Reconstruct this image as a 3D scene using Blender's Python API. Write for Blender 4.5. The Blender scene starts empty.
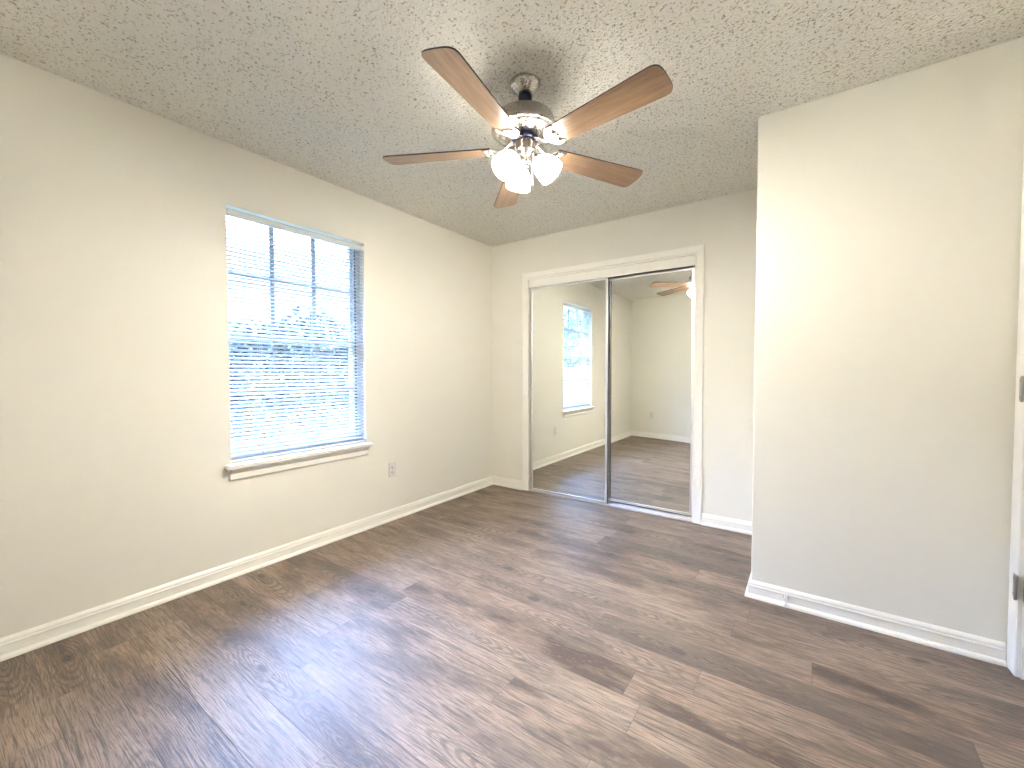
import bpy, bmesh, math, random
from mathutils import Vector, Matrix
import numpy as np

S = bpy.context.scene
COL = S.collection
R = math.radians

# ------------------------------------------------------------------ camera
F_PX, YAW, PITCH, ROLL = 419.18, R(35.2024), R(1.6767), R(-0.0815)
cam_d = bpy.data.cameras.new('camera')
cam_d.sensor_width = 36.0
cam_d.lens = F_PX / 1024 * 36
cam_d.clip_start = 0.02
cam_d.clip_end = 200
cam = bpy.data.objects.new('camera', cam_d)
COL.objects.link(cam)
fw = Vector((-math.sin(YAW) * math.cos(PITCH), math.cos(YAW) * math.cos(PITCH), -math.sin(PITCH)))
rt = Vector((math.cos(YAW), math.sin(YAW), 0))
up = rt.cross(fw)
rt2 = rt * math.cos(ROLL) + up * math.sin(ROLL)
up2 = -rt * math.sin(ROLL) + up * math.cos(ROLL)
M = Matrix((rt2, up2, -fw)).transposed().to_4x4()
M.translation = Vector((2.6594, -3.419, 1.1626))
cam.matrix_world = M
S.camera = cam

# ------------------------------------------------------------------ sky and exposure
SKY_STRENGTH = 17.5
SHADE_STRENGTH = 8.0
BULB_STRENGTH = 680.0
world = bpy.data.worlds.new('overcast sky')
S.world = world
world.use_nodes = True
wn = world.node_tree
wn.nodes.clear()
w_out = wn.nodes.new('ShaderNodeOutputWorld')
w_bg = wn.nodes.new('ShaderNodeBackground')
w_ramp = wn.nodes.new('ShaderNodeValToRGB')
w_tc = wn.nodes.new('ShaderNodeTexCoord')
w_sep = wn.nodes.new('ShaderNodeSeparateXYZ')
wn.links.new(w_tc.outputs['Generated'], w_sep.inputs[0])
wn.links.new(w_sep.outputs['Z'], w_ramp.inputs[0])
_e = w_ramp.color_ramp.elements
_stops = ((0.0, 0.032, (0.80, 0.90, 1.0)), (0.24, 0.040, (0.80, 0.90, 1.0)), (0.36, 1.0, (0.40, 0.55, 1.0)),
          (0.80, 1.0, (0.40, 0.55, 1.0)), (0.93, 0.30, (0.50, 0.68, 1.0)))
while len(_e) < len(_stops):
    _e.new(0.5)
for _el, (_p, _v, _c) in zip(_e, _stops):
    _el.position = _p
    _el.color = (_c[0] * _v, _c[1] * _v, _c[2] * _v, 1)
wn.links.new(w_ramp.outputs[0], w_bg.inputs[0])
w_bg.inputs[1].default_value = SKY_STRENGTH
wn.links.new(w_bg.outputs[0], w_out.inputs[0])

S.view_settings.view_transform = 'Standard'
S.view_settings.look = 'None'
S.view_settings.exposure = 2.33
S.view_settings.gamma = 1.0
S.view_settings.use_curve_mapping = False
S.cycles.max_bounces = 14
S.cycles.diffuse_bounces = 8
S.cycles.glossy_bounces = 8
S.cycles.transparent_max_bounces = 24
S.cycles.sample_clamp_indirect = 40.0
S.cycles.use_denoising = True


# ------------------------------------------------------------------ node helpers
class NT:
    def __init__(self, name):
        self.m = bpy.data.materials.new(name)
        self.m.use_nodes = True
        self.t = self.m.node_tree
        self.t.nodes.clear()
        self.out = self.t.nodes.new('ShaderNodeOutputMaterial')

    def n(self, kind, **kw):
        nd = self.t.nodes.new(kind)
        for k, v in kw.items():
            if isinstance(k, str) and hasattr(nd, k) and k not in ('inputs',):
                setattr(nd, k, v)
        return nd

    def link(self, a, b):
        self.t.links.new(a, b)

    def math(self, op, a, b=None, c=None, clamp=False):
        nd = self.t.nodes.new('ShaderNodeMath')
        nd.operation = op
        nd.use_clamp = clamp
        for i, v in enumerate((a, b, c)):
            if v is None:
                continue
            if isinstance(v, (int, float)):
                nd.inputs[i].default_value = v
            else:
                self.link(v, nd.inputs[i])
        return nd.outputs[0]

    def mix(self, fac, a, b, blend='MIX'):
        nd = self.t.nodes.new('ShaderNodeMix')
        nd.data_type = 'RGBA'
        nd.blend_type = blend
        for s, v in ((nd.inputs[0], fac), (nd.inputs[6], a), (nd.inputs[7], b)):
            if isinstance(v, (int, float)):
                s.default_value = v
            elif isinstance(v, tuple):
                s.default_value = (*v, 1) if len(v) == 3 else v
            else:
                self.link(v, s)
        return nd.outputs[2]

    def ramp(self, fac, stops):
        nd = self.t.nodes.new('ShaderNodeValToRGB')
        e = nd.color_ramp.elements
        while len(e) < len(stops):
            e.new(0.5)
        for el, (p, c) in zip(e, stops):
            el.position = p
            el.color = (*c, 1) if isinstance(c, tuple) else (c, c, c, 1)
        self.link(fac, nd.inputs[0])
        return nd.outputs[0]

    def noise(self, vec, scale, detail=3, rough=0.5, dist=0.0):
        nd = self.t.nodes.new('ShaderNodeTexNoise')
        nd.inputs['Scale'].default_value = scale
        nd.inputs['Detail'].default_value = detail
        nd.inputs['Roughness'].default_value = rough
        nd.inputs['Distortion'].default_value = dist
        self.link(vec, nd.inputs['Vector'])
        return nd.outputs['Fac']

    def coords(self):
        return self.t.nodes.new('ShaderNodeTexCoord').outputs['Object']

    def combine(self, x, y, z):
        nd = self.t.nodes.new('ShaderNodeCombineXYZ')
        for i, v in enumerate((x, y, z)):
            if isinstance(v, (int, float)):
                nd.inputs[i].default_value = v
            else:
                self.link(v, nd.inputs[i])
        return nd.outputs[0]

    def bump(self, h, strength, dist, normal=None):
        nd = self.t.nodes.new('ShaderNodeBump')
        nd.inputs['Strength'].default_value = strength
        nd.inputs['Distance'].default_value = dist
        self.link(h, nd.inputs['Height'])
        if normal:
            self.link(normal, nd.inputs['Normal'])
        return nd.outputs[0]

    def bsdf(self, color=None, rough=0.5, metal=0.0, normal=None, spec=0.5, coat=0.0, coat_rough=0.1):
        b = self.t.nodes.new('ShaderNodeBsdfPrincipled')
        for key, v in (('Base Color', color), ('Roughness', rough), ('Metallic', metal), ('Specular IOR Level', spec),
                       ('Coat Weight', coat), ('Coat Roughness', coat_rough)):
            if v is None:
                continue
            if isinstance(v, (int, float)):
                b.inputs[key].default_value = v
            elif isinstance(v, tuple):
                b.inputs[key].default_value = (*v, 1)
            else:
                self.link(v, b.inputs[key])
        if normal:
            self.link(normal, b.inputs['Normal'])
        return b

    def done(self, sh):
        self.link(sh.outputs[0] if hasattr(sh, 'outputs') else sh, self.out.inputs[0])
        return self.m


def painted(name, color, rough, scale=180, strength=0.15, dist=0.001, mottle=0.03):
    t = NT(name)
    c = t.coords()
    n1 = t.noise(c, scale, 3)
    n2 = t.noise(c, 1.3, 3)
    dark = tuple(v * (1 - mottle) for v in color)
    col = t.mix(n2, color, dark)
    return t.done(t.bsdf(col, rough, normal=t.bump(n1, strength, dist)))


def metal(name, color, rough, brushed=False):
    t = NT(name)
    c = t.coords()
    mp = t.n('ShaderNodeMapping')
    mp.inputs['Scale'].default_value = (400, 400, 15) if brushed else (60, 60, 60)
    t.link(c, mp.inputs[0])
    n = t.noise(mp.outputs[0], 1.0, 2)
    r = t.math('MULTIPLY_ADD', n, 0.12, rough - 0.06)
    return t.done(t.bsdf(color, r, 1.0))


def build_materials():
    m = {}
    # walls: cream eggshell paint with a fine orange-peel roller texture
    t = NT('cream wall paint')
    c = t.coords()
    n1 = t.noise(c, 150, 4, 0.6)
    n3 = t.noise(c, 18, 3, 0.5)
    n2 = t.noise(c, 1.1, 3)
    col = t.mix(n2, (0.80, 0.778, 0.698), (0.785, 0.762, 0.678))
    h = t.math('ADD', n1, t.math('MULTIPLY', n3, 0.8))
    m['wall'] = t.done(t.bsdf(col, 0.42, normal=t.bump(h, 0.25, 0.0016), spec=0.35))
    m['trim'] = painted('cream semigloss trim paint', (0.88, 0.86, 0.79), 0.33, 90, 0.08, 0.001)
    m['door'] = painted('white door paint', (0.80, 0.78, 0.72), 0.35, 60, 0.08, 0.001)
    m['white_plastic'] = painted('white plastic', (0.80, 0.78, 0.76), 0.35, 300, 0.03, 0.0005)
    m['plate'] = painted('greyish white plastic', (0.72, 0.68, 0.66), 0.35, 300, 0.03, 0.0005)
    m['dark'] = painted('dark slot', (0.03, 0.03, 0.03), 0.6)
    m['closet'] = painted('closet interior paint', (0.55, 0.52, 0.45), 0.6)
    # popcorn ceiling
    t = NT('popcorn ceiling')
    c = t.coords()
    v = t.n('ShaderNodeTexVoronoi')
    v.feature = 'SMOOTH_F1'
    v.inputs['Scale'].default_value = 75
    v.inputs['Smoothness'].default_value = 0.35
    v.inputs['Randomness'].default_value = 1.0
    wob = t.noise(c, 60, 2)
    vec = t.n('ShaderNodeVectorMath'); vec.operation = 'ADD'
    t.link(c, vec.inputs[0])
    sc = t.n('ShaderNodeVectorMath'); sc.operation = 'SCALE'
    nz = t.n('ShaderNodeTexNoise'); nz.inputs['Scale'].default_value = 45
    t.link(c, nz.inputs['Vector']); t.link(nz.outputs['Color'], sc.inputs[0]); sc.inputs['Scale'].default_value = 0.02
    t.link(sc.outputs[0], vec.inputs[1])
    t.link(vec.outputs[0], v.inputs['Vector'])
    d = v.outputs['Distance']
    n1 = t.noise(c, 120, 4, 0.65)
    h = t.math('SUBTRACT', t.math('MULTIPLY', n1, 1.1), t.math('MULTIPLY', d, 0.9))
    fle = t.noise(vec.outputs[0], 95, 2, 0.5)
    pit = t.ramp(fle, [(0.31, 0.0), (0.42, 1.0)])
    col = t.mix(pit, (0.46, 0.41, 0.32), (0.86, 0.845, 0.765))  # dark flecks paint in the shade between the popcorn bumps
    h2 = t.math('ADD', h, t.math('MULTIPLY', pit, 0.9))
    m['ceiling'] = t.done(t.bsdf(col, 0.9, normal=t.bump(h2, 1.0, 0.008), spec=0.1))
    # floor: printed wood-look planks running along x
    t = NT('vinyl plank floor')
    c = t.coords()
    sep = t.n('ShaderNodeSeparateXYZ')
    t.link(c, sep.inputs[0])
    X, Y = sep.outputs[0], sep.outputs[1]
    W, L = 0.149, 1.22
    yr = t.math('DIVIDE', t.math('ADD', Y, 1.987), W)
    row = t.math('FLOOR', yr)
    wn1 = t.n('ShaderNodeTexWhiteNoise', noise_dimensions='1D')
    t.link(row, wn1.inputs['W'])
    xr = t.math('ADD', t.math('DIVIDE', X, L), t.math('MULTIPLY', wn1.outputs['Value'], 7.3))
    colm = t.math('FLOOR', xr)
    wn2 = t.n('ShaderNodeTexWhiteNoise', noise_dimensions='2D')
    t.link(t.combine(row, colm, 0), wn2.inputs['Vector'])
    pid = wn2.outputs['Value']
    pcol = wn2.outputs['Color']
    psep = t.n('ShaderNodeSeparateColor')
    t.link(pcol, psep.inputs[0])
    off = t.math('MULTIPLY', pid, 37.0)
    # seams
    fy = t.math('FRACT', yr)
    fx = t.math('FRACT', xr)
    ey = t.math('MULTIPLY', t.math('MINIMUM', fy, t.math('SUBTRACT', 1.0, fy)), W)
    ex = t.math('MULTIPLY', t.math('MINIMUM', fx, t.math('SUBTRACT', 1.0, fx)), L)
    seam = t.math('MINIMUM', t.math('DIVIDE', t.math('MINIMUM', ey, ex), 0.0016), 1.0)
    # grain coordinates: stretched along x, offset per plank
    gx = t.math('ADD', X, off)
    gy = t.math('ADD', Y, t.math('MULTIPLY', off, 1.7))
    gv = t.combine(gx, t.math('MULTIPLY', gy, 1.0), off)
    warp = t.noise(t.combine(t.math('MULTIPLY', gx, 2.2), t.math('MULTIPLY', gy, 7.0), off), 1.0, 2, 0.5)
    warp2 = t.noise(t.combine(t.math('MULTIPLY', gx, 9), t.math('MULTIPLY', gy, 22.0), off), 1.0, 2, 0.5)
    wy = t.math('ADD', gy, t.math('ADD', t.math('MULTIPLY', warp, 0.085), t.math('MULTIPLY', warp2, 0.010)))
    # growth rings (cathedrals): sine of warped y
    lx = t.math('MULTIPLY', t.math('SUBTRACT', fx, t.math('MULTIPLY_ADD', psep.outputs[2], 0.7, 0.15)), L)
    ly = t.math('MULTIPLY', t.math('SUBTRACT', fy, t.math('MULTIPLY_ADD', psep.outputs[0], 0.5, 0.25)), W)
    ly = t.math('ADD', ly, t.math('ADD', t.math('MULTIPLY', t.math('SUBTRACT', warp, 0.5), 0.100), t.math('MULTIPLY', t.math('SUBTRACT', warp2, 0.5), 0.034)))
    def elld(st):
        a_ = t.math('MULTIPLY', lx, st)
        return t.math('SQRT', t.math('ADD', t.math('MULTIPLY', a_, a_), t.math('MULTIPLY', ly, ly)))
    dr_ = elld(0.16)
    ring = t.math('SINE', t.math('MULTIPLY', t.math('POWER', dr_, 0.85), 470.0))
    ring = t.math('MULTIPLY_ADD', ring, 0.5, 0.5)
    near = t.ramp(dr_, [(0.0, 1.0), (0.045, 0.80), (0.085, 0.0)])
    ringmask = t.math('MULTIPLY', near, t.ramp(psep.outputs[1], [(0.30, 0.15), (0.45, 1.0)]))
    knot = t.ramp(elld(0.45), [(0.008, 1.0), (0.022, 0.0)])
    knot = t.math('MULTIPLY', knot, t.ramp(psep.outputs[1], [(0.50, 0.0), (0.55, 1.0)]))
    # fine fibres
    sy = t.math('ADD', gy, t.math('MULTIPLY', warp, 0.030))
    fib = t.noise(t.combine(t.math('MULTIPLY', gx, 11.0), t.math('MULTIPLY', sy, 300.0), off), 1.0, 4, 0.65)
    fib2 = t.noise(t.combine(t.math('MULTIPLY', gx, 4.5), t.math('MULTIPLY', sy, 85.0), off), 1.0, 4, 0.6)
    blot = t.noise(t.combine(t.math('MULTIPLY', gx, 2.6), t.math('MULTIPLY', gy, 9.0), off), 1.0, 5, 0.62)
    speck = t.noise(t.combine(t.math('MULTIPLY', gx, 30.0), t.math('MULTIPLY', gy, 110.0), off), 1.0, 3, 0.7)
    base = t.mix(t.ramp(blot, [(0.40, 0.0), (0.60, 1.0)]), (0.072, 0.038, 0.022), (0.290, 0.202, 0.138))
    base = t.mix(t.math('MULTIPLY', psep.outputs[0], 0.55), base, (0.36, 0.268, 0.195))
    base = t.mix(t.math('MULTIPLY', t.ramp(psep.outputs[1], [(0.72, 0.0), (0.95, 1.0)]), 0.55), base, (0.085, 0.060, 0.045))
    f1 = t.ramp(fib, [(0.36, 0.0), (0.54, 1.0)])
    base = t.mix(t.math('MULTIPLY', t.math('SUBTRACT', 1.0, f1), 0.80), base, (0.040, 0.024, 0.016))
    f2 = t.ramp(fib2, [(0.33, 0.0), (0.47, 1.0)])
    base = t.mix(t.math('MULTIPLY', t.math('SUBTRACT', 1.0, f2), 0.80), base, (0.045, 0.029, 0.020))
    rg = t.math('MULTIPLY', t.math('MULTIPLY', t.ramp(ring, [(0.10, 1.0), (0.60, 0.0)]), ringmask), 0.62)
    base = t.mix(rg, base, (0.050, 0.031, 0.021))
    hi = t.math('MULTIPLY', t.ramp(speck, [(0.58, 0.0), (0.76, 1.0)]), 0.18)
    base = t.mix(hi, base, (0.66, 0.57, 0.48))
    base = t.mix(t.math('MULTIPLY', knot, 0.8), base, (0.030, 0.018, 0.012))
    base = t.mix(t.math('MULTIPLY', t.math('SUBTRACT', 1.0, seam), 0.75), base, (0.028, 0.020, 0.015))
    hgt = t.math('ADD', t.math('MULTIPLY', fib, 0.7), t.math('MULTIPLY', f2, 0.35))
    hgt = t.math('SUBTRACT', hgt, t.math('MULTIPLY', rg, 0.9))
    hgt = t.math('ADD', hgt, t.math('MULTIPLY', seam, 0.8))
    hgt = t.math('ADD', hgt, t.math('MULTIPLY', blot, 0.6))
    rgh = t.math('MULTIPLY_ADD', fib2, 0.20, 0.41)
    m['floor'] = t.done(t.bsdf(base, rgh, normal=t.bump(hgt, 0.6, 0.0026), spec=0.70, coat=0.22, coat_rough=0.46))
    # metals
    m['nickel'] = metal('brushed nickel', (0.52, 0.49, 0.45), 0.27, True)
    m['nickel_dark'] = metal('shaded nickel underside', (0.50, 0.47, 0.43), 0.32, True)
    m['navy'] = painted('dark navy flywheel', (0.008, 0.010, 0.045), 0.3)
    m['chrome'] = metal('satin silver frame', (0.88, 0.88, 0.87), 0.38)
    m['steel'] = metal('dull hinge steel', (0.42, 0.39, 0.36), 0.35)
    t = NT('mirror glass')
    m['mirror'] = t.done(t.bsdf((0.90, 0.92, 0.885), 0.0, 1.0))
    t = NT('mirror glass')
    # blade: oak underside, dark edge
    t = NT('oak blade laminate')
    c = t.coords()
    mp = t.n('ShaderNodeMapping'); mp.inputs['Scale'].default_value = (5, 60, 5)
    t.link(c, mp.inputs[0])
    n1 = t.noise(mp.outputs[0], 1.0, 5, 0.6, 0.6)
    mp2 = t.n('ShaderNodeMapping'); mp2.inputs['Scale'].default_value = (14, 260, 14)
    t.link(c, mp2.inputs[0])
    n2 = t.noise(mp2.outputs[0], 1.0, 3, 0.6)
    col = t.mix(t.ramp(n1, [(0.35, 0.0), (0.65, 1.0)]), (0.225, 0.138, 0.078), (0.345, 0.228, 0.138))
    col = t.mix(t.math('MULTIPLY', t.ramp(n2, [(0.45, 0.0), (0.7, 1.0)]), 0.35), col, (0.20, 0.105, 0.060))
    m['oak'] = t.done(t.bsdf(col, 0.34))
    m['blade_edge'] = painted('dark walnut blade edge', (0.018, 0.012, 0.016), 0.5)
    # frosted glass lamp shade that is lit by its bulb
    t = NT('lit frosted glass')
    c = t.coords()
    n = t.noise(c, 14, 3, 0.5, 0.8)
    em = t.n('ShaderNodeEmission')
    em.inputs[0].default_value = (1.0, 0.95, 0.87, 1)
    st = t.math('MULTIPLY_ADD', n, SHADE_STRENGTH * 0.3, SHADE_STRENGTH * 0.85)
    t.link(st, em.inputs[1])
    g = t.bsdf((0.9, 0.9, 0.9), 0.25)
    add = t.n('ShaderNodeAddShader')
    t.link(em.outputs[0], add.inputs[0]); t.link(g.outputs[0], add.inputs[1])
    m['shade'] = t.done(add)
    t = NT('glowing bulb')
    em = t.n('ShaderNodeEmission')
    em.inputs[0].default_value = (1.0, 0.94, 0.85, 1)
    em.inputs[1].default_value = BULB_STRENGTH
    m['bulb'] = t.done(em)
    # blind slats: thin white vinyl, slightly translucent
    t = NT('white blind slat')
    c = t.coords()
    n = t.noise(c, 6, 2)
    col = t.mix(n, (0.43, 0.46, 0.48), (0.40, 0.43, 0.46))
    b = t.bsdf(col, 0.38)
    tr = t.n('ShaderNodeBsdfTranslucent')
    tr.inputs[0].default_value = (0.80, 0.86, 0.92, 1)
    mx = t.n('ShaderNodeMixShader'); mx.inputs[0].default_value = 0.12
    t.link(b.outputs[0], mx.inputs[1]); t.link(tr.outputs[0], mx.inputs[2])
    m['slat'] = t.done(mx)
    m['rail'] = painted('white enamelled rail', (0.78, 0.80, 0.80), 0.3)
    m['sash'] = painted('window sash', (0.62, 0.65, 0.66), 0.4)
    m['muntin'] = painted('grey muntin bar', (0.34, 0.37, 0.38), 0.4)
    m['track'] = painted('shadow-dark track', (0.035, 0.035, 0.037), 0.5)  # near-black colour stands in for the shade in the closet door gaps
    m['tree_leaf'] = painted('pale tree leaves', (0.20, 0.30, 0.18), 0.6, 3, 0.0)
    m['gasket'] = painted('dark window gasket', (0.05, 0.06, 0.07), 0.6)
    # window glass: clear with a faint reflection
    t = NT('window glass')
    tp = t.n('ShaderNodeBsdfTransparent'); tp.inputs[0].default_value = (0.94, 0.97, 0.97, 1)
    gl = t.n('ShaderNodeBsdfGlossy'); gl.inputs['Roughness'].default_value = 0.02
    fr = t.n('ShaderNodeFresnel'); fr.inputs[0].default_value = 1.5
    mx = t.n('ShaderNodeMixShader')
    ge = t.n('ShaderNodeNewGeometry')     # reflect only where light enters the thin pane
    t.link(t.math('MULTIPLY', fr.outputs[0], t.math('SUBTRACT', 1.0, ge.outputs['Backfacing'])), mx.inputs[0]); t.link(tp.outputs[0], mx.inputs[1]); t.link(gl.outputs[0], mx.inputs[2])
    m['glass'] = t.done(mx)
    # outdoors
    t = NT('lawn')
    c = t.coords()
    m['lawn'] = t.done(t.bsdf(t.mix(t.noise(c, 8, 5), (0.035, 0.055, 0.035), (0.06, 0.08, 0.055)), 0.9))
    t = NT('leaves')
    c = t.coords()
    m['leaf'] = t.done(t.bsdf(t.mix(t.noise(c, 3, 3), (0.030, 0.055, 0.062), (0.055, 0.090, 0.094)), 0.6))
    t = NT('bark')
    c = t.coords()
    m['bark'] = t.done(t.bsdf(t.mix(t.noise(c, 20, 4), (0.12, 0.09, 0.07), (0.26, 0.21, 0.17)), 0.9))
    return m


MAT = build_materials()


# ------------------------------------------------------------------ mesh helpers
def add_box(bm, x0, x1, y0, y1, z0, z1, mi=0):
    vs = [bm.verts.new((x, y, z)) for x in (x0, x1) for y in (y0, y1) for z in (z0, z1)]
    for f in ((0, 1, 3, 2), (4, 6, 7, 5), (0, 4, 5, 1), (2, 3, 7, 6), (0, 2, 6, 4), (1, 5, 7, 3)):
        fc = bm.faces.new([vs[i] for i in f])
        fc.material_index = mi
    return vs


def add_lathe(bm, prof, n=40, mat=None, mi=0, cap=True):
    """prof: list of (r, z); revolve about z; mat optional transform."""
    mat = mat or Matrix.Identity(4)
    rings = []
    for r, z in prof:
        if r < 1e-6:
            rings.append([bm.verts.new(mat @ Vector((0, 0, z)))])
        else:
            rings.append([bm.verts.new(mat @ Vector((r * math.cos(2 * math.pi * i / n), r * math.sin(2 * math.pi * i / n), z))) for i in range(n)])
    fs = []
    for a, b in zip(rings, rings[1:]):
        for i in range(n):
            j = (i + 1) % n
            if len(a) == 1 and len(b) == 1:
                continue
            if len(a) == 1:
                fs.append(bm.faces.new((a[0], b[i], b[j])))
            elif len(b) == 1:
                fs.append(bm.faces.new((a[i], b[0], a[j])))
            else:
                fs.append(bm.faces.new((a[i], b[i], b[j], a[j])))
    if cap:
        if len(rings[0]) > 1:
            fs.append(bm.faces.new(rings[0]))
        if len(rings[-1]) > 1:
            fs.append(bm.faces.new(rings[-1]))
    for f in fs:
        f.smooth = True
        f.material_index = mi


def add_tube(bm, pts, rad, n=10, mi=0):
    pts = [Vector(p) for p in pts]
    rings = []
    for i, p in enumerate(pts):
        d = (pts[min(i + 1, len(pts) - 1)] - pts[max(i - 1, 0)]).normalized()
        ref = Vector((0, 0, 1)) if abs(d.z) < 0.9 else Vector((1, 0, 0))
        u = d.cross(ref).normalized()
        v = d.cross(u)
        r = rad[i] if isinstance(rad, (list, tuple)) else rad
        rings.append([bm.verts.new(p + (u * math.cos(2 * math.pi * k / n) + v * math.sin(2 * math.pi * k / n)) * r) for k in range(n)])
    for a, b in zip(rings, rings[1:]):
        for i in range(n):
            j = (i + 1) % n
            f = bm.faces.new((a[i], b[i], b[j], a[j]))
            f.smooth = True
            f.material_index = mi
    for r in (rings[0], rings[-1]):
        f = bm.faces.new(r)
        f.material_index = mi


def add_sweep(bm, path, prof, closed_prof=True, mi=0):
    """Sweep a (d, z) profile along a horizontal polyline with mitred corners.
    path: list of (x, y); the profile's d grows to the left of travel."""
    P = [Vector((x, y)) for x, y in path]
    dirs = [(b - a).normalized() for a, b in zip(P, P[1:])]
    nor = [Vector((-d.y, d.x)) for d in dirs]
    rows = []
    for i, p in enumerate(P):
        if i == 0:
            m = nor[0]
        elif i == len(P) - 1:
            m = nor[-1]
        else:
            m = nor[i - 1] + nor[i]
            m = m / (m.dot(nor[i]))
        rows.append([bm.verts.new((p.x + m.x * d, p.y + m.y * d, z)) for d, z in prof])
    n = len(prof)
    for a, b in zip(rows, rows[1:]):
        for i in range(n if closed_prof else n - 1):
            j = (i + 1) % n
            f = bm.faces.new((a[i], b[i], b[j], a[j]))
            f.material_index = mi
    bm.faces.new(rows[0]).material_index = mi
    bm.faces.new(list(reversed(rows[-1]))).material_index = mi


def obj(name, bm, mats, parent=None, bevel=0.0, seg=2, angle=35, loc=None):
    bmesh.ops.recalc_face_normals(bm, faces=bm.faces)
    me = bpy.data.meshes.new(name)
    bm.to_mesh(me)
    bm.free()
    for mm in (mats if isinstance(mats, (list, tuple)) else [mats]):
        me.materials.append(mm)
    o = bpy.data.objects.new(name, me)
    COL.objects.link(o)
    if parent:
        o.parent = parent
    if loc is not None:
        o.location = loc
    if bevel:
        b = o.modifiers.new('bevel', 'BEVEL')
        b.width = bevel
        b.segments = seg
        b.limit_method = 'ANGLE'
        b.angle_limit = R(angle)
    return o


def tag(o, label, cat, group=None, kind=None):
    o['label'] = label
    o['category'] = cat
    if group:
        o['group'] = group
    if kind:
        o['kind'] = kind
    return o


def thing(name, label, cat, loc=(0, 0, 0), rotz=0, group=None, kind=None):
    e = bpy.data.objects.new(name, None)
    e.empty_display_size = 0.1
    COL.objects.link(e)
    e.location = loc
    e.rotation_euler = (0, 0, rotz)
    return tag(e, label, cat, group, kind)


def BM():
    return bmesh.new()


# ------------------------------------------------------------------ room dimensions
H = 2.44
XS = 3.335      # right wall
YREAR = -4.0
XP, YP = 2.436, -0.956   # the projecting partition
WY0, WY1, WZ0, WZ1 = -2.407, -1.520, 0.645, 2.097   # window hole
CX0, CX1, CZ = 0.450, 1.948, 2.046   # closet opening
DY0, DY1, DZ = -1.835, -1.045, 2.035  # door opening in the right wall

# floor
bm = BM()
add_box(bm, -0.15, XS + 0.15, YREAR - 0.15, 0.75, -0.12, 0.0)
tag(obj('floor', bm, MAT['floor']), 'brown wood look vinyl plank floor', 'floor', kind='structure')
# ceiling
bm = BM()
add_box(bm, -0.15, XS + 0.15, YREAR - 0.15, 0.75, H, H + 0.12)
tag(obj('ceiling', bm, MAT['ceiling']), 'white popcorn textured ceiling', 'ceiling', kind='structure')
# left wall with the window hole
bm = BM()
T = 0.15
add_box(bm, -T, 0, YREAR, WY0, 0, H)
add_box(bm, -T, 0, WY1, 0, 0, H)
add_box(bm, -T, 0, WY0, WY1, 0, WZ0)
add_box(bm, -T, 0, WY0, WY1, WZ1, H)
bmesh.ops.remove_doubles(bm, verts=bm.verts, dist=1e-5)
tag(obj('wall_left', bm, MAT['wall']), 'cream painted wall with the window', 'wall', kind='structure')
# back wall with the closet opening
bm = BM()
add_box(bm, -T, CX0 - 0.012, 0, 0.11, 0, H)
add_box(bm, CX1 + 0.012, XP, 0, 0.11, 0, H)
add_box(bm, CX0 - 0.012, CX1 + 0.012, 0, 0.11, CZ + 0.012, H)
tag(obj('wall_back', bm, MAT['wall']), 'cream painted wall around the mirrored closet', 'wall', kind='structure')
# closet interior
bm = BM()
add_box(bm, CX0 - 0.3, CX1 + 0.3, 0.66, 0.72, 0, H)
add_box(bm, CX0 - 0.3, CX0 - 0.24, 0.11, 0.66, 0, H)
add_box(bm, CX1 + 0.24, CX1 + 0.3, 0.11, 0.66, 0, H)
tag(obj('wall_closet', bm, MAT['closet']), 'plain inner walls of the closet behind the mirror doors', 'wall', kind='structure')
# partition block that projects into the room
bm = BM()
add_box(bm, XP, XS, YP, 0.11, 0, H)
# the small filled nail dent with its raised lip
for dz, r in ((0.0, 0.0065),):
    add_lathe(bm, [(0, 0.0016), (r * 0.6, 0.0013), (r, -0.0002)], 16,
              Matrix.Translation((2.628, YP - 0.0001, 1.003)) @ Matrix.Rotation(R(90), 4, 'X') @ Matrix.Diagonal((1, 0.45, 1, 1)), cap=False)
tag(obj('wall_partition', bm, MAT['wall'], bevel=0.006, seg=3, angle=60), 'cream wall jutting out at the right of the closet', 'wall', kind='structure')
# right wall with door opening
bm = BM()
add_box(bm, XS, XS + T, DY1, 0.11, 0, H)
add_box(bm, XS, XS + T, YREAR, DY0, 0, H)
add_box(bm, XS, XS + T, DY0, DY1, DZ, H)
tag(obj('wall_right', bm, MAT['wall']), 'cream wall with the white hinged door', 'wall', kind='structure')
bm = BM()
add_box(bm, -T, XS + T, YREAR - T, YREAR, 0, H)
tag(obj('wall_rear', bm, MAT['wall']), 'cream wall behind the camera, seen in the closet mirror', 'wall', kind='structure')

# ------------------------------------------------------------------ baseboards (board with a beaded top plus quarter-round shoe)
BB = [(0, 0), (0.027, 0), (0.0268, 0.006), (0.0248, 0.0115), (0.0205, 0.0160), (0.0145, 0.0180), (0.0125, 0.0182),
      (0.0125, 0.052), (0.0150, 0.0545), (0.0150, 0.0600), (0.0125, 0.0625), (0.0118, 0.0680), (0.0125, 0.0705), (0.0105, 0.0760), (0.0060, 0.0815),
      (0.0040, 0.0840), (0, 0.0845)]


def baseboard(name, paths, label):
    bm = BM()
    for p in paths:
        add_sweep(bm, p, BB)
    o = obj(name, bm, MAT['trim'])
    return tag(o, label, 'baseboard', kind='structure')


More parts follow.
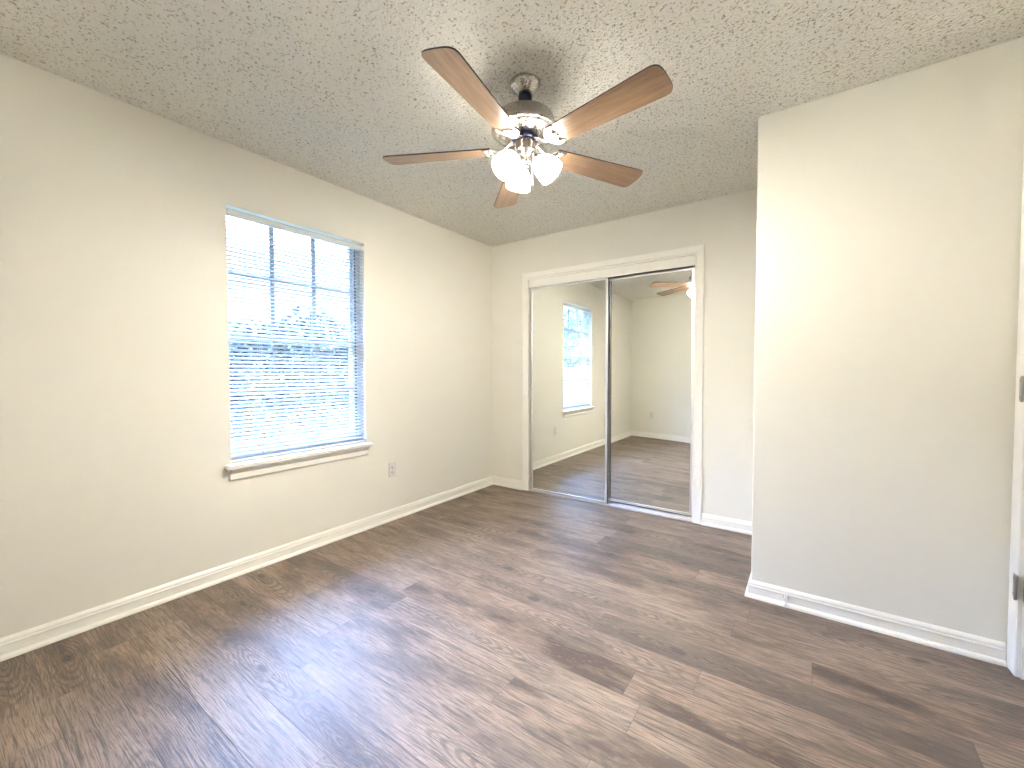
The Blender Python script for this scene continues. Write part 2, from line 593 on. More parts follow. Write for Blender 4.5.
baseboard('baseboard_left', [[(0, 0), (0, YREAR)]], 'cream baseboard along the window wall')
baseboard('baseboard_back', [[(CX0 - 0.067, 0), (0.0, 0)], [(XP, 0), (CX1 + 0.067, 0)]], 'cream baseboards either side of the mirrored closet')
baseboard('baseboard_partition', [[(XS - 0.019, YP), (XP, YP), (XP, 0)]], 'cream baseboard wrapping the projecting wall')
baseboard('baseboard_right', [[(XS, YREAR), (XS, DY0 - 0.075)]], 'cream baseboard beyond the door on the right wall')
baseboard('baseboard_rear', [[(0, YREAR), (XS, YREAR)]], 'cream baseboard seen in the closet mirror')


# ------------------------------------------------------------------ window
win = thing('window_1', 'white sash window behind the blind', 'window', (0, 0, 0), kind='structure')
GX = -0.098
FL, FR, FT, FB = 0.006, 0.037, 0.010, 0.030
bm = BM()
for a in ((WY0, WY0 + FL, WZ0, WZ1), (WY1 - FR, WY1, WZ0, WZ1), (WY0 + FL, WY1 - FR, WZ0, WZ0 + FB), (WY0 + FL, WY1 - FR, WZ1 - FT, WZ1)):
    add_box(bm, -0.149, -0.052, *a)
obj('window_frame', bm, MAT['sash'], win, bevel=0.002)
bm = BM()
add_box(bm, -0.0600, -0.0520, WY1 - FR - 0.010, WY1 - FR - 0.0005, WZ0 + FB, WZ1 - FT)
obj('gasket', bm, MAT['gasket'], win)
y0, y1 = WY0 + FL, WY1 - FR
zm = 1.37


def sash(name, xc, z0, z1, rail_b, rail_t):
    bm = BM()
    st, sl = 0.024, 0.008
    hx = 0.014
    add_box(bm, xc - hx, xc + hx, y0, y0 + sl, z0, z1)
    add_box(bm, xc - hx, xc + hx, y1 - st, y1, z0, z1)
    add_box(bm, xc - hx, xc + hx, y0 + sl, y1 - st, z0, z0 + rail_b)
    add_box(bm, xc - hx, xc + hx, y0 + sl, y1 - st, z1 - rail_t, z1)
    s = obj(name, bm, MAT['sash'], win, bevel=0.002)
    iy0, iy1, iz0, iz1 = y0 + sl, y1 - st, z0 + rail_b, z1 - rail_t
    g = BM()
    add_box(g, xc - 0.002, xc + 0.002, iy0, iy1, iz0, iz1)
    obj('pane', g, MAT['glass'], s)
    g = BM()
    for k in (1, 2):
        y = iy0 + (iy1 - iy0) * k / 3
        add_box(g, xc + 0.003, xc + 0.010, y - 0.014, y + 0.014, iz0, iz1)
    zc = 1.745 if z0 > 1 else (iz0 + iz1) / 2
    ys = [iy0] + [iy0 + (iy1 - iy0) * k / 3 for k in (1, 2)] + [iy1]
    for a, b in zip(ys, ys[1:]):
        add_box(g, xc + 0.003, xc + 0.010, a + (0.014 if a != iy0 else 0), b - (0.014 if b != iy1 else 0), zc - 0.013, zc + 0.013)
    obj('muntin_grid', g, MAT['muntin'], s)
    return s


sash('upper_sash', -0.104, zm - 0.018, WZ1 - FT, 0.036, 0.008)
sash('lower_sash', -0.075, WZ0 + FB, zm + 0.018, 0.050, 0.036)
# stool and apron
bm = BM()
add_box(bm, -0.051, 0.002, WY0 + 0.0005, WY1 - 0.0005, WZ0 - 0.028, WZ0 - 0.004)
add_box(bm, 0.0005, 0.052, WY0 - 0.034, WY1 + 0.024, WZ0 - 0.028, WZ0 - 0.004)
obj('window_sill', bm, MAT['trim'], win, bevel=0.006, seg=3)
bm = BM()
ay0, ay1 = WY0 - 0.012, WY1 + 0.004
pr = [(0.0005, 0.617), (0.032, 0.617), (0.028, 0.600), (0.018, 0.586), (0.018, 0.556), (0.010, 0.550), (0.0005, 0.550)]
a_ = [bm.verts.new((x, ay0, z)) for x, z in pr]
b_ = [bm.verts.new((x, ay1, z)) for x, z in pr]
for i in range(len(pr)):
    j = (i + 1) % len(pr)
    bm.faces.new((a_[i], a_[j], b_[j], b_[i]))
bm.faces.new(a_); bm.faces.new(list(reversed(b_)))
obj('window_apron', bm, MAT['trim'], win)

# ------------------------------------------------------------------ blind
bl = thing('mini_blind', 'white horizontal mini blind covering the window', 'window blind', (-0.021, (WY0 + WY1) / 2, WZ0))
bw = (WY1 - WY0) / 2 - 0.004
bh = WZ1 - WZ0 - 0.020
TILT = R(36)
PITCHZ = 0.0232
n_sl = int((bh - 0.055) / PITCHZ)
bm = BM()
rnd = random.Random(4)
for k in range(n_sl):
    zc = bh - 0.046 - k * PITCHZ
    if zc < 0.022:
        break
    tl = TILT + R(rnd.uniform(-1.5, 1.5))
    segs = 5
    sag = rnd.uniform(-0.0006, 0.0006)
    prev = None
    cols = []
    ny = 12
    for j in range(ny + 1):
        y = -bw + 2 * bw * j / ny
        zs = sag * math.cos(math.pi * j / ny)
        ring = []
        for i in range(segs + 1):
            u = (i / segs - 0.5) * 0.025          # room side +u, crown up
            cr = 0.0016 * (1 - (2 * i / segs - 1) ** 2)
            x = u * math.cos(tl) + cr * math.sin(tl)
            z = -u * math.sin(tl) + cr * math.cos(tl)
            ring.append(bm.verts.new((x, y, zc + z + zs)))
        cols.append(ring)
    for a, b in zip(cols, cols[1:]):
        for i in range(segs):
            f = bm.faces.new((a[i], a[i + 1], b[i + 1], b[i]))
            f.smooth = True
last_z = zc
so = obj('slat_stack', bm, MAT['slat'], bl)
bm = BM()
add_box(bm, -0.018, 0.018, -bw, bw, bh - 0.030, bh - 0.002)
add_box(bm, 0.018, 0.0195, -bw, bw, bh - 0.033, bh - 0.026)
obj('headrail', bm, MAT['rail'], bl, bevel=0.002)
bm = BM()
add_box(bm, -0.010, 0.010, -bw, bw, 0.003, 0.013)
obj('bottom_rail', bm, MAT['rail'], bl, bevel=0.003)
for y in (-bw + 0.16, 0.03, bw - 0.13):
    bm = BM()
    for x in (0.0135, -0.0135):
        add_tube(bm, [(x, y, 0.012), (x, y, bh - 0.030)], 0.0009, 6)
    add_tube(bm, [(0.0142, y + 0.012, 0.012), (0.0142, y + 0.012, bh - 0.030)], 0.0010, 6)
    obj('ladder_cord', bm, MAT['rail'], bl)
for y in (-bw - 0.001, bw - 0.024):
    bm = BM()
    add_box(bm, -0.020, 0.026, y, y + 0.025, bh - 0.0015, bh + 0.0)
    add_box(bm, 0.0225, 0.026, y, y + 0.025, bh - 0.034, bh - 0.002)
    obj('bracket', bm, MAT['rail'], bl)
for y in (-bw + 0.145, 0.03, bw - 0.13):
    bm = BM()
    add_box(bm, 0.0200, 0.0225, y, y + 0.012, bh - 0.036, bh - 0.003)
    obj('valance_clip', bm, MAT['white_plastic'], bl)


# ------------------------------------------------------------------ outlets
def outlet(name, loc, rotz, label):
    o = thing(name, label, 'outlet', loc, rotz, group='duplex wall outlets')
    # local: faces +x
    bm = BM()
    add_box(bm, 0.0003, 0.006, -0.035, 0.035, -0.057, 0.057)
    obj('cover_plate', bm, MAT['plate'], o, bevel=0.0025, seg=3)
    for z in (-0.0195, 0.0195):
        bm = BM()
        add_lathe(bm, [(0.0, 0.0085), (0.0155, 0.0085), (0.0165, 0.0075), (0.0165, 0.0062)], 24,
                  Matrix.Translation((0, 0, z)) @ Matrix.Rotation(R(90), 4, 'Y') @ Matrix.Diagonal((0.9, 1, 1, 1)), cap=False)
        rc = obj('receptacle', bm, MAT['plate'], o)
        bm = BM()
        for y, hh in ((-0.0062, 0.0042), (0.0062, 0.0034)):
            add_box(bm, 0.0083, 0.0088, y - 0.0011, y + 0.0011, z + 0.0025 - hh, z + 0.0025 + hh)
        add_lathe(bm, [(0.0, 0.0088), (0.0026, 0.0088), (0.0026, 0.0083)], 12,
                  Matrix.Translation((0, 0, z - 0.0085)) @ Matrix.Rotation(R(90), 4, 'Y'), cap=False)
        obj('plug_slot', bm, MAT['dark'], rc)
    bm = BM()
    add_lathe(bm, [(0.0, 0.0078), (0.003, 0.0074), (0.0035, 0.006)], 16, Matrix.Rotation(R(90), 4, 'Y'), cap=False)
    obj('screw', bm, MAT['steel'], o)
    return o


outlet('wall_outlet', (0, -1.285, 0.397), 0, 'small white electrical outlet on the wall under and right of the window')
outlet('wall_outlet', (0.42, YREAR, 0.39), R(90), 'white electrical outlet on the far wall, seen only in the right closet mirror')

# ------------------------------------------------------------------ closet casing, fascia, tracks and mirror doors
CW = 0.066
bm = BM()
# casing profile swept round the opening as three mitred legs
prof = [(0.0, 0.0), (0.0, 0.011), (0.006, 0.014), (0.014, 0.014), (0.018, 0.0115), (0.045, 0.0155), (0.060, 0.018), (CW, 0.0175), (CW, 0.0)]


def frame_casing(bm, a0, a1, ztop, prof, to3):
    """U-shaped casing; (s, out) profile measured from the inner edge."""
    rows = []
    for (ax, az, dx, dz) in ((a0, 0.0005, -1, 0), (a0, ztop, -1, 1), (a1, ztop, 1, 1), (a1, 0.0005, 1, 0)):
        rows.append([bm.verts.new(to3(ax + dx * s, az + dz * s, o)) for s, o in prof])
    n = len(prof)
    for a, b in zip(rows, rows[1:]):
        for i in range(n):
            j = (i + 1) % n
            bm.faces.new((a[i], a[j], b[j], b[i]))
    bm.faces.new(rows[0]); bm.faces.new(list(reversed(rows[-1])))


frame_casing(bm, CX0, CX1, CZ, prof, lambda a, z, o: (a, -o - 0.0003, z))
# jambs inside the opening
add_box(bm, CX0 - 0.0115, CX0 - 0.0005, 0.0005, 0.11, 0.0005, CZ)
add_box(bm, CX1 + 0.0005, CX1 + 0.0115, 0.0005, 0.11, 0.0005, CZ)
add_box(bm, CX0 - 0.0115, CX1 + 0.0115, 0.0005, 0.11, CZ + 0.0005, CZ + 0.0115)
tag(obj('trim_1', bm, MAT['trim']), 'cream casing framing the mirrored closet', 'door casing', kind='structure')
bm = BM()
add_box(bm, CX0 + 0.0005, CX1 - 0.0005, -0.004, 0.010, 1.968, CZ - 0.0005)
tag(obj('trim_2', bm, MAT['trim'], bevel=0.002), 'cream fascia board hiding the upper sliding track', 'trim', kind='structure')
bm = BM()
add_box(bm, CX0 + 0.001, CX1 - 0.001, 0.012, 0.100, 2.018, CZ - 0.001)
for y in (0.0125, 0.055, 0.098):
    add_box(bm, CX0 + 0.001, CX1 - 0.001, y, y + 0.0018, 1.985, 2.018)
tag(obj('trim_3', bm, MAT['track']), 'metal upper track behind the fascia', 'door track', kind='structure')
bm = BM()
add_box(bm, CX0 + 0.001, CX1 - 0.001, -0.006, 0.098, 0.0004, 0.0035)
for y in (-0.006, 0.028, 0.030, 0.064, 0.094):
    add_box(bm, CX0 + 0.001, CX1 - 0.001, y, y + 0.002, 0.0035, 0.0095)
tag(obj('trim_4', bm, MAT['chrome']), 'silver floor track under the mirror doors', 'door track', kind='structure')


def mirror_door(name, x0, x1, yf, z0, z1, label, warp=0.0):
    d = thing(name, label, 'mirror door', ((x0 + x1) / 2, yf, z0), kind='structure')
    w, h = x1 - x0, z1 - z0
    hw = w / 2
    st = 0.021
    D = 0.018
    def stile(nm, xa, xb, za, zb):
        bm = BM()
        add_box(bm, xa, xb, 0.0, D, za, zb)
        obj(nm, bm, MAT['chrome'], d, bevel=0.004, seg=3)
    stile('stile', -hw, -hw + st, 0, h)
    stile('stile', hw - st, hw, 0, h)
    stile('rail', -hw + st, hw - st, 0, 0.020)
    stile('rail', -hw + st, hw - st, h - 0.016, h)
    bm = BM()
    nx, nz = 28, 48
    gx0, gx1, gz0, gz1 = -hw + st - 0.003, hw - st + 0.003, 0.016, h - 0.012
    V = []
    for i in range(nx + 1):
        tx = i / nx
        row = []
        for k in range(nz + 1):
            tz = 2 * k / nz - 1
            g = warp * (tx ** 2) * (1 - tz * tz)
            row.append(bm.verts.new((gx0 + (gx1 - gx0) * tx, 0.006 + g, gz0 + (gz1 - gz0) * k / nz)))
        V.append(row)
    for i in range(nx):
        for k in range(nz):
            f = bm.faces.new((V[i][k], V[i + 1][k], V[i + 1][k + 1], V[i][k + 1]))
            f.smooth = True
    obj('mirror_pane', bm, MAT['mirror'], d)
    bm = BM()
    add_box(bm, gx0, gx1, 0.016, 0.019, gz0, gz1)
    obj('backing_board', bm, MAT['closet'], d)
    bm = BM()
    add_box(bm, hw + 0.0002, hw + 0.0022, 0.0045, D, 0.002, h - 0.002)  # thin dark strip paints in the shadow gap beside the door
    obj('shadow_gap_strip', bm, MAT['track'], d)
    return d


mirror_door('door_2', 0.468, 1.252, 0.002, 0.012, 1.966, 'left sliding mirror door, the front one, reflecting the window')
mirror_door('door_3', 1.215, 1.940, 0.036, 0.034, 1.962, 'right sliding mirror door, the rear one, reflecting the fan', warp=0.006).rotation_euler = (0, 0, R(-0.4))

# ------------------------------------------------------------------ hinged door in the right wall
dr = thing('door_1', 'white hinged door at the right edge with steel hinges', 'door', (XS, DY0, 0), kind='structure')
dh = DY1 - DY0
bm = BM()
add_box(bm, 0.002, 0.037, 0.004, dh - 0.0045, 0.010, DZ - 0.022)
ds = obj('door_slab', bm, MAT['door'], dr, bevel=0.003)
bm = BM()
for a, b in ((0.10, 0.36), (0.43, 0.69)):
    for c_, d_ in ((0.20, 0.90), (1.02, 1.85)):
        for q in ((a, b, c_, c_ + 0.02), (a, b, d_ - 0.02, d_), (a, a + 0.02, c_ + 0.02, d_ - 0.02), (b - 0.02, b, c_ + 0.02, d_ - 0.02)):
            add_box(bm, -0.004, 0.0022, *q)
obj('panel_moulding', bm, MAT['door'], ds, bevel=0.002)
bm = BM()
frame_casing(bm, DY0 + 0.0, DY1 - 0.0, DZ, [(0.006, 0.0), (0.006, 0.012), (0.012, 0.015), (0.045, 0.016), (0.066, 0.018), (0.074, 0.017), (0.074, 0.0)],
             lambda a, z, o: (-o - 0.0003, a - DY0, z))
obj('door_casing', bm, MAT['door'], dr)
bm = BM()
add_box(bm, 0.0005, 0.149, dh - 0.004 + 0.001, dh - 0.0003, 0.0005, DZ - 0.001)
add_box(bm, 0.0005, 0.149, 0.0003, 0.0035, 0.0005, DZ - 0.001)
add_box(bm, 0.0005, 0.149, 0.0036, dh - 0.0035, DZ - 0.020, DZ - 0.001)
add_box(bm, 0.040, 0.060, 0.0036, dh - 0.0035, 0.0005, DZ - 0.021)
obj('door_jamb', bm, MAT['door'], dr)
for z in (0.345, 1.095, 1.85):
    bm = BM()
    yk = dh + 0.001
    add_box(bm, -0.0212, -0.0170, yk + 0.002, yk + 0.024, z - 0.045, z + 0.045)
    add_box(bm, -0.003, 0.0018, yk - 0.030, yk - 0.008, z - 0.045, z + 0.045)
    hg = obj('hinge', bm, MAT['steel'], dr)
    bm = BM()
    add_lathe(bm, [(0, -0.05), (0.004, -0.048), (0.0048, -0.045), (0.0048, 0.045), (0.004, 0.048), (0, 0.05)], 16, Matrix.Translation((-0.0215, yk - 0.003, z)), cap=False)
    obj('hinge_pin', bm, MAT['steel'], hg)
    bm = BM()
    for dz_ in (-0.03, 0.0, 0.03):
        add_lathe(bm, [(0, -0.0004), (0.0042, 0.0)], 12, Matrix.Translation((-0.0217, yk + (0.016 if dz_ else 0.010), z + dz_)) @ Matrix.Rotation(R(-90), 4, 'Y'), cap=False)
    obj('screw', bm, MAT['dark'], hg)
bm = BM()
add_lathe(bm, [(0, 0.0), (0.032, 0.0), (0.030, 0.006), (0.012, 0.010), (0.011, 0.030), (0.024, 0.038), (0.028, 0.050), (0.020, 0.062), (0, 0.066)], 32,
          Matrix.Translation((0.001, 0.065, 0.95)) @ Matrix.Rotation(R(-90), 4, 'Y'), cap=False)
obj('door_knob', bm, MAT['nickel'], dr)

# ------------------------------------------------------------------ door stop on the partition baseboard
st = thing('door_stop', 'small spring door stop with a white tip on the baseboard', 'door stop', (2.588, YP - 0.0130, 0.047))
bm = BM()
add_lathe(bm, [(0, 0.004), (0.008, 0.004), (0.0125, 0.001), (0.0125, -0.001)], 20, Matrix.Rotation(R(90), 4, 'X'), cap=False)
obj('mounting_plate', bm, MAT['steel'], st)
bm = BM()
pts = []
for i in range(181):
    a = i * 2 * math.pi * 10 / 180
    u = i / 180
    rr = 0.0078 - 0.0020 * u
    yy = -0.003 - 0.058 * u
    zz = 0.003 - 0.010 * u * u
    pts.append((rr * math.cos(a), yy, zz + rr * math.sin(a)))
add_tube(bm, pts, 0.0012, 6)
obj('coil_spring', bm, MAT['chrome'], st)
bm = BM()
add_lathe(bm, [(0, 0.074), (0.005, 0.073), (0.0078, 0.069), (0.0078, 0.058), (0.0066, 0.057)], 20,
          Matrix.Translation((0, 0, -0.007)) @ Matrix.Rotation(R(90), 4, 'X'), cap=True)
obj('rubber_tip', bm, MAT['white_plastic'], st)

# ------------------------------------------------------------------ ceiling fan
FX, FY = 1.617, -1.838
BZ = 2.150
fan = thing('ceiling_fan', 'brushed nickel ceiling fan with five wooden blades and three lit glass shades', 'ceiling fan', (FX, FY, H))


def fl(name, prof, mat, parent=fan, n=48, xf=None, cap=False):
    bm = BM()
    add_lathe(bm, [(r, z - H) for r, z in prof], n, xf, cap=cap)
    return obj(name, bm, mat, parent)


fl('canopy', [(0.0, H - 0.0005), (0.066, H - 0.0005), (0.068, H - 0.004), (0.067, H - 0.012), (0.060, H - 0.022), (0.046, 2.402), (0.037, 2.389), (0.034, 2.387), (0.0, 2.387)], MAT['nickel'])
fl('hanger_ball', [(0.0, 2.392), (0.026, 2.390), (0.032, 2.376), (0.029, 2.360), (0.020, 2.348), (0.020, 2.312), (0.0, 2.312)], MAT['navy'])
fl('motor_housing', [(0.0, 2.319), (0.030, 2.319), (0.036, 2.313), (0.074, 2.307), (0.106, 2.299), (0.122, 2.288), (0.129, 2.276), (0.133, 2.250), (0.141, 2.240), (0.149, 2.231),
                     (0.1495, 2.224), (0.143, 2.219), (0.129, 2.217), (0.122, 2.220), (0.114, 2.220), (0.098, 2.214), (0.078, 2.208), (0.060, 2.206), (0.0, 2.206)], MAT['nickel'], n=72)
# vents in the underside of the housing
for k in range(10):
    vb = BM()
    a = 2 * math.pi * (k + 0.5) / 10
    mt = Matrix.Rotation(a, 4, 'Z') @ Matrix.Translation((0.1000, 0, 2.2142 - H)) @ Matrix.Rotation(R(-20), 4, 'Y')
    add_lathe(vb, [(0, -0.0012), (0.011, -0.0012), (0.0115, 0.0005)], 20, mt @ Matrix.Diagonal((0.32, 1, 1, 1)), cap=False)
    obj('vent_slot', vb, MAT['nickel_dark'], fan)
fl('flywheel', [(0.0, 2.212), (0.052, 2.212), (0.058, 2.207), (0.059, 2.190), (0.054, 2.184), (0.0, 2.184)], MAT['navy'])
fl('light_fitter', [(0.0, 2.185), (0.040, 2.185), (0.046, 2.181), (0.0475, 2.172), (0.0475, 2.140), (0.044, 2.134), (0.040, 2.131), (0.036, 2.120), (0.026, 2.114),
                    (0.024, 2.106), (0.027, 2.098), (0.026, 2.086), (0.018, 2.078), (0.0, 2.076)], MAT['nickel'])


def blade_outline():
    """half outline from root to tip: list of (x, half width)."""
    R0, R1 = 0.150, 0.654
    w0, w1 = 0.050, 0.069
    a_, p_ = 0.050, 3.6
    lead = []
    for i in range(9):
        t = i / 8
        lead.append((R0 + (R1 - a_ - R0) * t, w0 + (w1 - w0) * t))
    for i in range(1, 19):
        th = math.pi / 2 * i / 18
        c_, s_ = max(math.cos(th), 0.0), math.sin(th)
        lead.append((R1 - a_ + a_ * s_ ** (2 / p_), w1 * c_ ** (2 / p_) if i < 18 else 0.0))
    top = lead
    bot = [(x, -y) for x, y in reversed(lead[:-1])]
    return top + bot


OUT = blade_outline()


def blade_mesh():
    bm = BM()
    th = 0.0055
    up_ = [bm.verts.new((x, y, th / 2)) for x, y in OUT]
    dn = [bm.verts.new((x, y, -th / 2)) for x, y in OUT]
    f = bm.faces.new(up_); f.material_index = 0
    f = bm.faces.new(list(reversed(dn))); f.material_index = 0
    n = len(OUT)
    for i in range(n):
        j = (i + 1) % n
        f = bm.faces.new((up_[i], dn[i], dn[j], up_[j]))
        f.material_index = 1
    return bm


def iron_plate_mesh():
    """decorative leaf plate under the blade root plus the arm to the flywheel."""
    bm = BM()
    half = [(0.112, 0.010), (0.124, 0.016), (0.134, 0.030), (0.142, 0.042), (0.153, 0.050), (0.166, 0.053), (0.180, 0.051), (0.192, 0.046), (0.190, 0.040), (0.180, 0.033),
            (0.174, 0.027), (0.176, 0.020), (0.182, 0.014), (0.183, 0.007), (0.179, 0.0)]
    out = half + [(x, -y) for x, y in reversed(half[:-1])]
    z1, z0 = -0.0029, -0.0075
    a = [bm.verts.new((x, y, z1)) for x, y in out]
    b = [bm.verts.new((x * 1.0, y, z0)) for x, y in out]
    bm.faces.new(a); bm.faces.new(list(reversed(b)))
    n = len(out)
    for i in range(n):
        j = (i + 1) % n
        bm.faces.new((a[i], b[i], b[j], a[j]))
    return bm


def relief_mesh():
    """raised scrollwork following the scalloped edge."""
    bm = BM()
    for s in (1, -1):
        add_tube(bm, [(0.186, s * 0.044, -0.0078), (0.176, s * 0.037, -0.0085), (0.169, s * 0.028, -0.0088), (0.171, s * 0.018, -0.0088), (0.177, s * 0.010, -0.0085), (0.176, s * 0.002, -0.008)],
                 [0.0012, 0.0022, 0.0026, 0.0026, 0.0022, 0.0014], 8)
        add_tube(bm, [(0.150, s * 0.040, -0.0078), (0.158, s * 0.034, -0.0086), (0.159, s * 0.024, -0.0088), (0.152, s * 0.016, -0.0086), (0.143, s * 0.014, -0.0078)],
                 [0.0010, 0.0020, 0.0024, 0.0020, 0.0010], 8)
        add_lathe(bm, [(0, 0.0028), (0.003, 0.002), (0.0042, 0.0)], 12, Matrix.Translation((0.166, s * 0.042, -0.0075)) @ Matrix.Rotation(math.pi, 4, 'X'), cap=False)
    add_lathe(bm, [(0, 0.0028), (0.003, 0.002), (0.0042, 0.0)], 12, Matrix.Translation((0.152, 0, -0.0075)) @ Matrix.Rotation(math.pi, 4, 'X'), cap=False)
    return bm


def arm_mesh():
    bm = BM()
    secs = [(0.050, 0.030, 0.016), (0.066, 0.026, 0.014), (0.082, 0.014, 0.011), (0.098, 0.001, 0.010), (0.112, -0.0050, 0.012), (0.126, -0.0052, 0.018)]
    rows = []
    for x, z, hw in secs:
        t2 = 0.0032
        rows.append([bm.verts.new((x, -hw, z - t2)), bm.verts.new((x, hw, z - t2)), bm.verts.new((x, hw * 0.8, z + t2)), bm.verts.new((x, -hw * 0.8, z + t2))])
    for a, b in zip(rows, rows[1:]):
        for i in range(4):
            j = (i + 1) % 4
            f = bm.faces.new((a[i], b[i], b[j], a[j]))
            f.smooth = True
    bm.faces.new(rows[0]); bm.faces.new(rows[-1])
    return bm


PH0 = R(-81.6)
TILTB = R(-12)
b0 = obj('fan_blade', blade_mesh(), [MAT['oak'], MAT['blade_edge']], fan)
i0 = obj('blade_iron', iron_plate_mesh(), MAT['nickel'], b0, bevel=0.0012)
r0 = obj('scrollwork', relief_mesh(), MAT['nickel'], b0)
a0 = obj('bracket_arm', arm_mesh(), MAT['nickel'], b0)
a0.rotation_euler = (R(5), 0, 0)
kids = [i0, r0, a0]
for k in range(5):
    ang = PH0 + k * 2 * math.pi / 5
    if k == 0:
        b = b0
    else:
        b = b0.copy()
        COL.objects.link(b)
        b.parent = fan
        for c in kids:
            cc = c.copy()
            COL.objects.link(cc)
            cc.parent = b
    b.location = (0, 0, BZ - H)
    b.rotation_euler = (TILTB, 0, ang)

# three tulip glass shades on curved arms
SH = [(0.022, 0.0), (0.026, 0.004), (0.040, 0.016), (0.052, 0.034), (0.060, 0.056), (0.064, 0.078), (0.0655, 0.096), (0.066, 0.106), (0.0645, 0.1065),
      (0.062, 0.096), (0.060, 0.078), (0.056, 0.056), (0.048, 0.035), (0.036, 0.018), (0.022, 0.006)]


def shade_at(angdeg):
    a = R(angdeg)
    r_d = Vector((math.cos(a), math.sin(a), 0))
    neck = Vector((0, 0, 2.100 - H)) + r_d * 0.058
    tilt = R(42)          # axis measured from straight down
    ax = (r_d * math.sin(tilt) + Vector((0, 0, -1)) * math.cos(tilt)).normalized()
    q = ax.to_track_quat('Z', 'Y').to_matrix().to_4x4()
    mt = Matrix.Translation(neck) @ q @ Matrix.Scale(0.88, 4)
    bm = BM()
    add_lathe(bm, SH, 40, mt, cap=False)
    bm.verts.ensure_lookup_table()
    s = obj('lamp_shade', bm, MAT['shade'], fan)
    bm = BM()
    add_lathe(bm, [(0, -0.022), (0.018, -0.020), (0.0235, -0.014), (0.0245, 0.003), (0.020, 0.006), (0.0, 0.006)], 28, mt, cap=False)
    st_ = r_d * 0.022 + Vector((0, 0, 2.150 - H))
    en = neck - ax * 0.016
    md = (st_ + en) / 2 + Vector((0, 0, 0.010))
    add_tube(bm, [st_, md, en], [0.010, 0.010, 0.011], 12)
    obj('lamp_socket', bm, MAT['nickel'], s)
    bm = BM()
    add_lathe(bm, [(0.0, 0.004), (0.012, 0.006), (0.013, 0.024), (0.020, 0.040), (0.026, 0.058), (0.022, 0.076), (0.012, 0.085), (0.0, 0.087)], 20, mt, cap=False)
    obj('light_bulb', bm, MAT['bulb'], s)
    return s


for ad in (-108.0, 20.2, 140.2):
    shade_at(ad)

# two pull chains with fobs
def chain(dx, dy, z0, z1, fob_len, fr_, name='pull_chain'):
    bm = BM()
    nn = int((z0 - z1 - fob_len) / 0.0042)
    for i in range(nn):
        z = z0 - i * 0.0042 - H
        add_lathe(bm, [(0, 0.0016), (0.00125, 0.0009), (0.0016, 0.0), (0.00125, -0.0009), (0, -0.0016)], 8, Matrix.Translation((dx, dy, z)), cap=False)
    add_tube(bm, [(dx, dy, z0 - H), (dx, dy, z1 + fob_len - H)], 0.0005, 5)
    c = obj(name, bm, MAT['nickel'], fan)
    bm = BM()
    add_lathe(bm, [(0, fob_len), (fr_ * 0.5, fob_len - 0.001), (fr_, fob_len - 0.006), (fr_, 0.006), (fr_ * 0.8, 0.001), (0, 0)], 16, Matrix.Translation((dx, dy, z1 - H)), cap=False)
    obj('fob', bm, MAT['nickel'], c)


cd = Vector((2.6594 - FX, -3.419 - FY, 0)).normalized()
chain(cd.x * 0.030, cd.y * 0.030, 2.118, 1.950, 0.095, 0.0042)
chain(cd.x * 0.012 + 0.026, cd.y * 0.012 + 0.018, 2.118, 1.985, 0.030, 0.0035)

# ------------------------------------------------------------------ outdoors, glimpsed between the slats
bm = BM()
add_box(bm, -0.60, -0.151, -4.6, 1.2, 2.30, 2.34)  # added overhang, blocks high sky so the upper slats fall in shade
add_box(bm, -0.63, -0.60, -4.6, 1.2, 2.26, 2.44)
tag(obj('shade_eave', bm, MAT['sash']), 'added eave over the outside of the window', 'shade_eave', kind='structure')
bm = BM()
add_box(bm, -40, -0.16, -30, 30, -0.5, -0.35)
tag(obj('ground', bm, MAT['lawn']), 'green lawn outside the window', 'lawn', kind='structure')


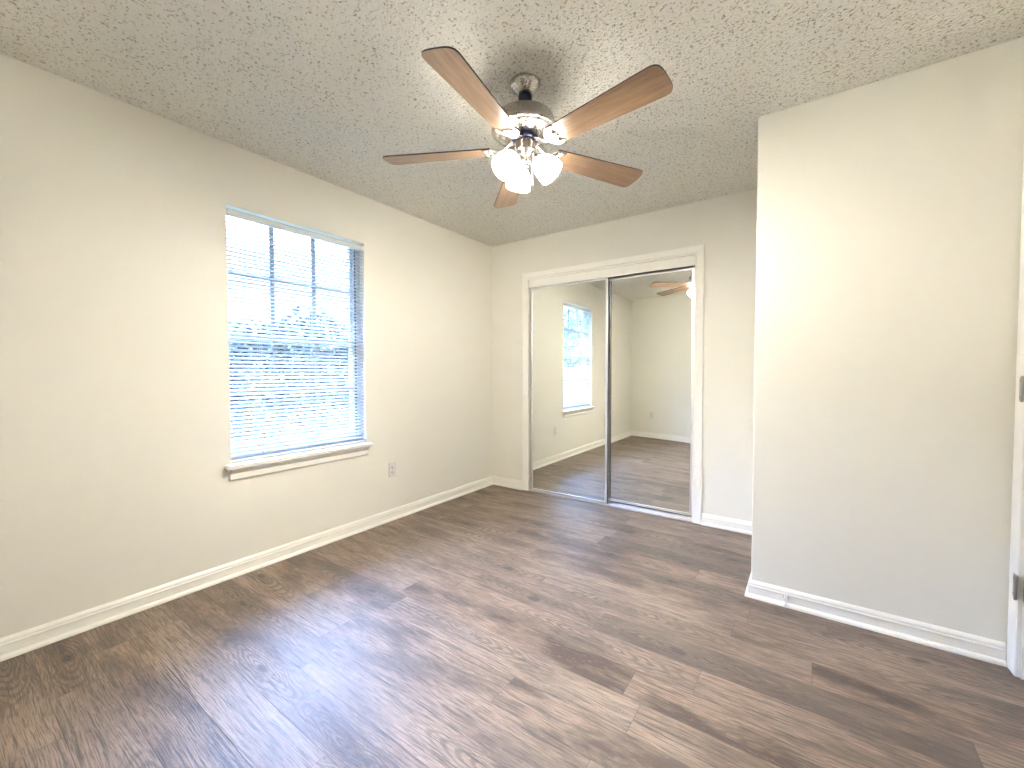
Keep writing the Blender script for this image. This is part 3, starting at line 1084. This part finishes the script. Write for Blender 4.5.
def foliage(name, blobs, n, size, seed, parent=None, mat='leaf'):
    rn = random.Random(seed)
    bm = BM()
    for _ in range(n):
        cx, cy, cz, rx, ry, rz = rn.choice(blobs)
        while True:
            v = Vector((rn.uniform(-1, 1), rn.uniform(-1, 1), rn.uniform(-1, 1)))
            if 0.25 < v.length < 1:
                break
        p = Vector((cx + v.x * rx, cy + v.y * ry, cz + v.z * rz))
        q = Matrix.Rotation(rn.uniform(0, 6.28), 4, 'Z') @ Matrix.Rotation(rn.uniform(-1.2, 1.2), 4, 'X')
        s = size * rn.uniform(0.6, 1.3)
        vs = [bm.verts.new(p + q @ Vector(c)) for c in ((0, -s, 0), (s * 0.5, 0, s * 0.1), (0, s, 0), (-s * 0.5, 0, s * 0.1))]
        bm.faces.new((vs[0], vs[1], vs[3])); bm.faces.new((vs[1], vs[2], vs[3]))
    return obj(name, bm, MAT[mat], parent)


hd = thing('hedge', 'long green hedge outside, glimpsed between the blind slats', 'hedge', (-8, 2.5, -0.35))
hb = [(0.0 + 0.3 * math.sin(k * 2.1), -4 + k * 0.9, 1.45 + 0.25 * math.sin(k * 1.7), 0.9, 0.85, 1.6) for k in range(10)]
foliage('leafage', hb, 22000, 0.12, 3, hd)
for k in range(10):
    bm = BM()
    add_tube(bm, [(0.3 * math.sin(k * 2.1), -4 + k * 0.9, 0.0), (0.3 * math.sin(k * 2.1), -4 + k * 0.9, 1.6)], [0.06, 0.03], 7)
    obj('stem', bm, MAT['bark'], hd)
tr = thing('tree', 'leafy green tree outside, seen through the window in the closet mirror', 'tree', (-3.6, -8.5, -0.35))
foliage('crown', [(0, 0, 3.4, 1.1, 1.1, 1.2), (0.4, 0.3, 2.6, 0.9, 0.9, 0.9), (-0.5, 0.4, 2.4, 0.9, 0.9, 0.9)], 1500, 0.10, 5, tr, 'tree_leaf')
bm = BM()
add_tube(bm, [(0, 0, 0.0), (0.05, 0, 1.2), (0, 0.05, 2.4), (0.1, 0, 3.3)], [0.16, 0.12, 0.09, 0.04], 10)
for a in range(5):
    an = a * 1.26
    add_tube(bm, [(0, 0.02, 1.5 + a * 0.2), (0.5 * math.cos(an), 0.5 * math.sin(an), 2.0 + a * 0.2), (1.0 * math.cos(an), 1.0 * math.sin(an), 2.6 + a * 0.15)], [0.06, 0.04, 0.015], 7)
obj('trunk', bm, MAT['bark'], tr)
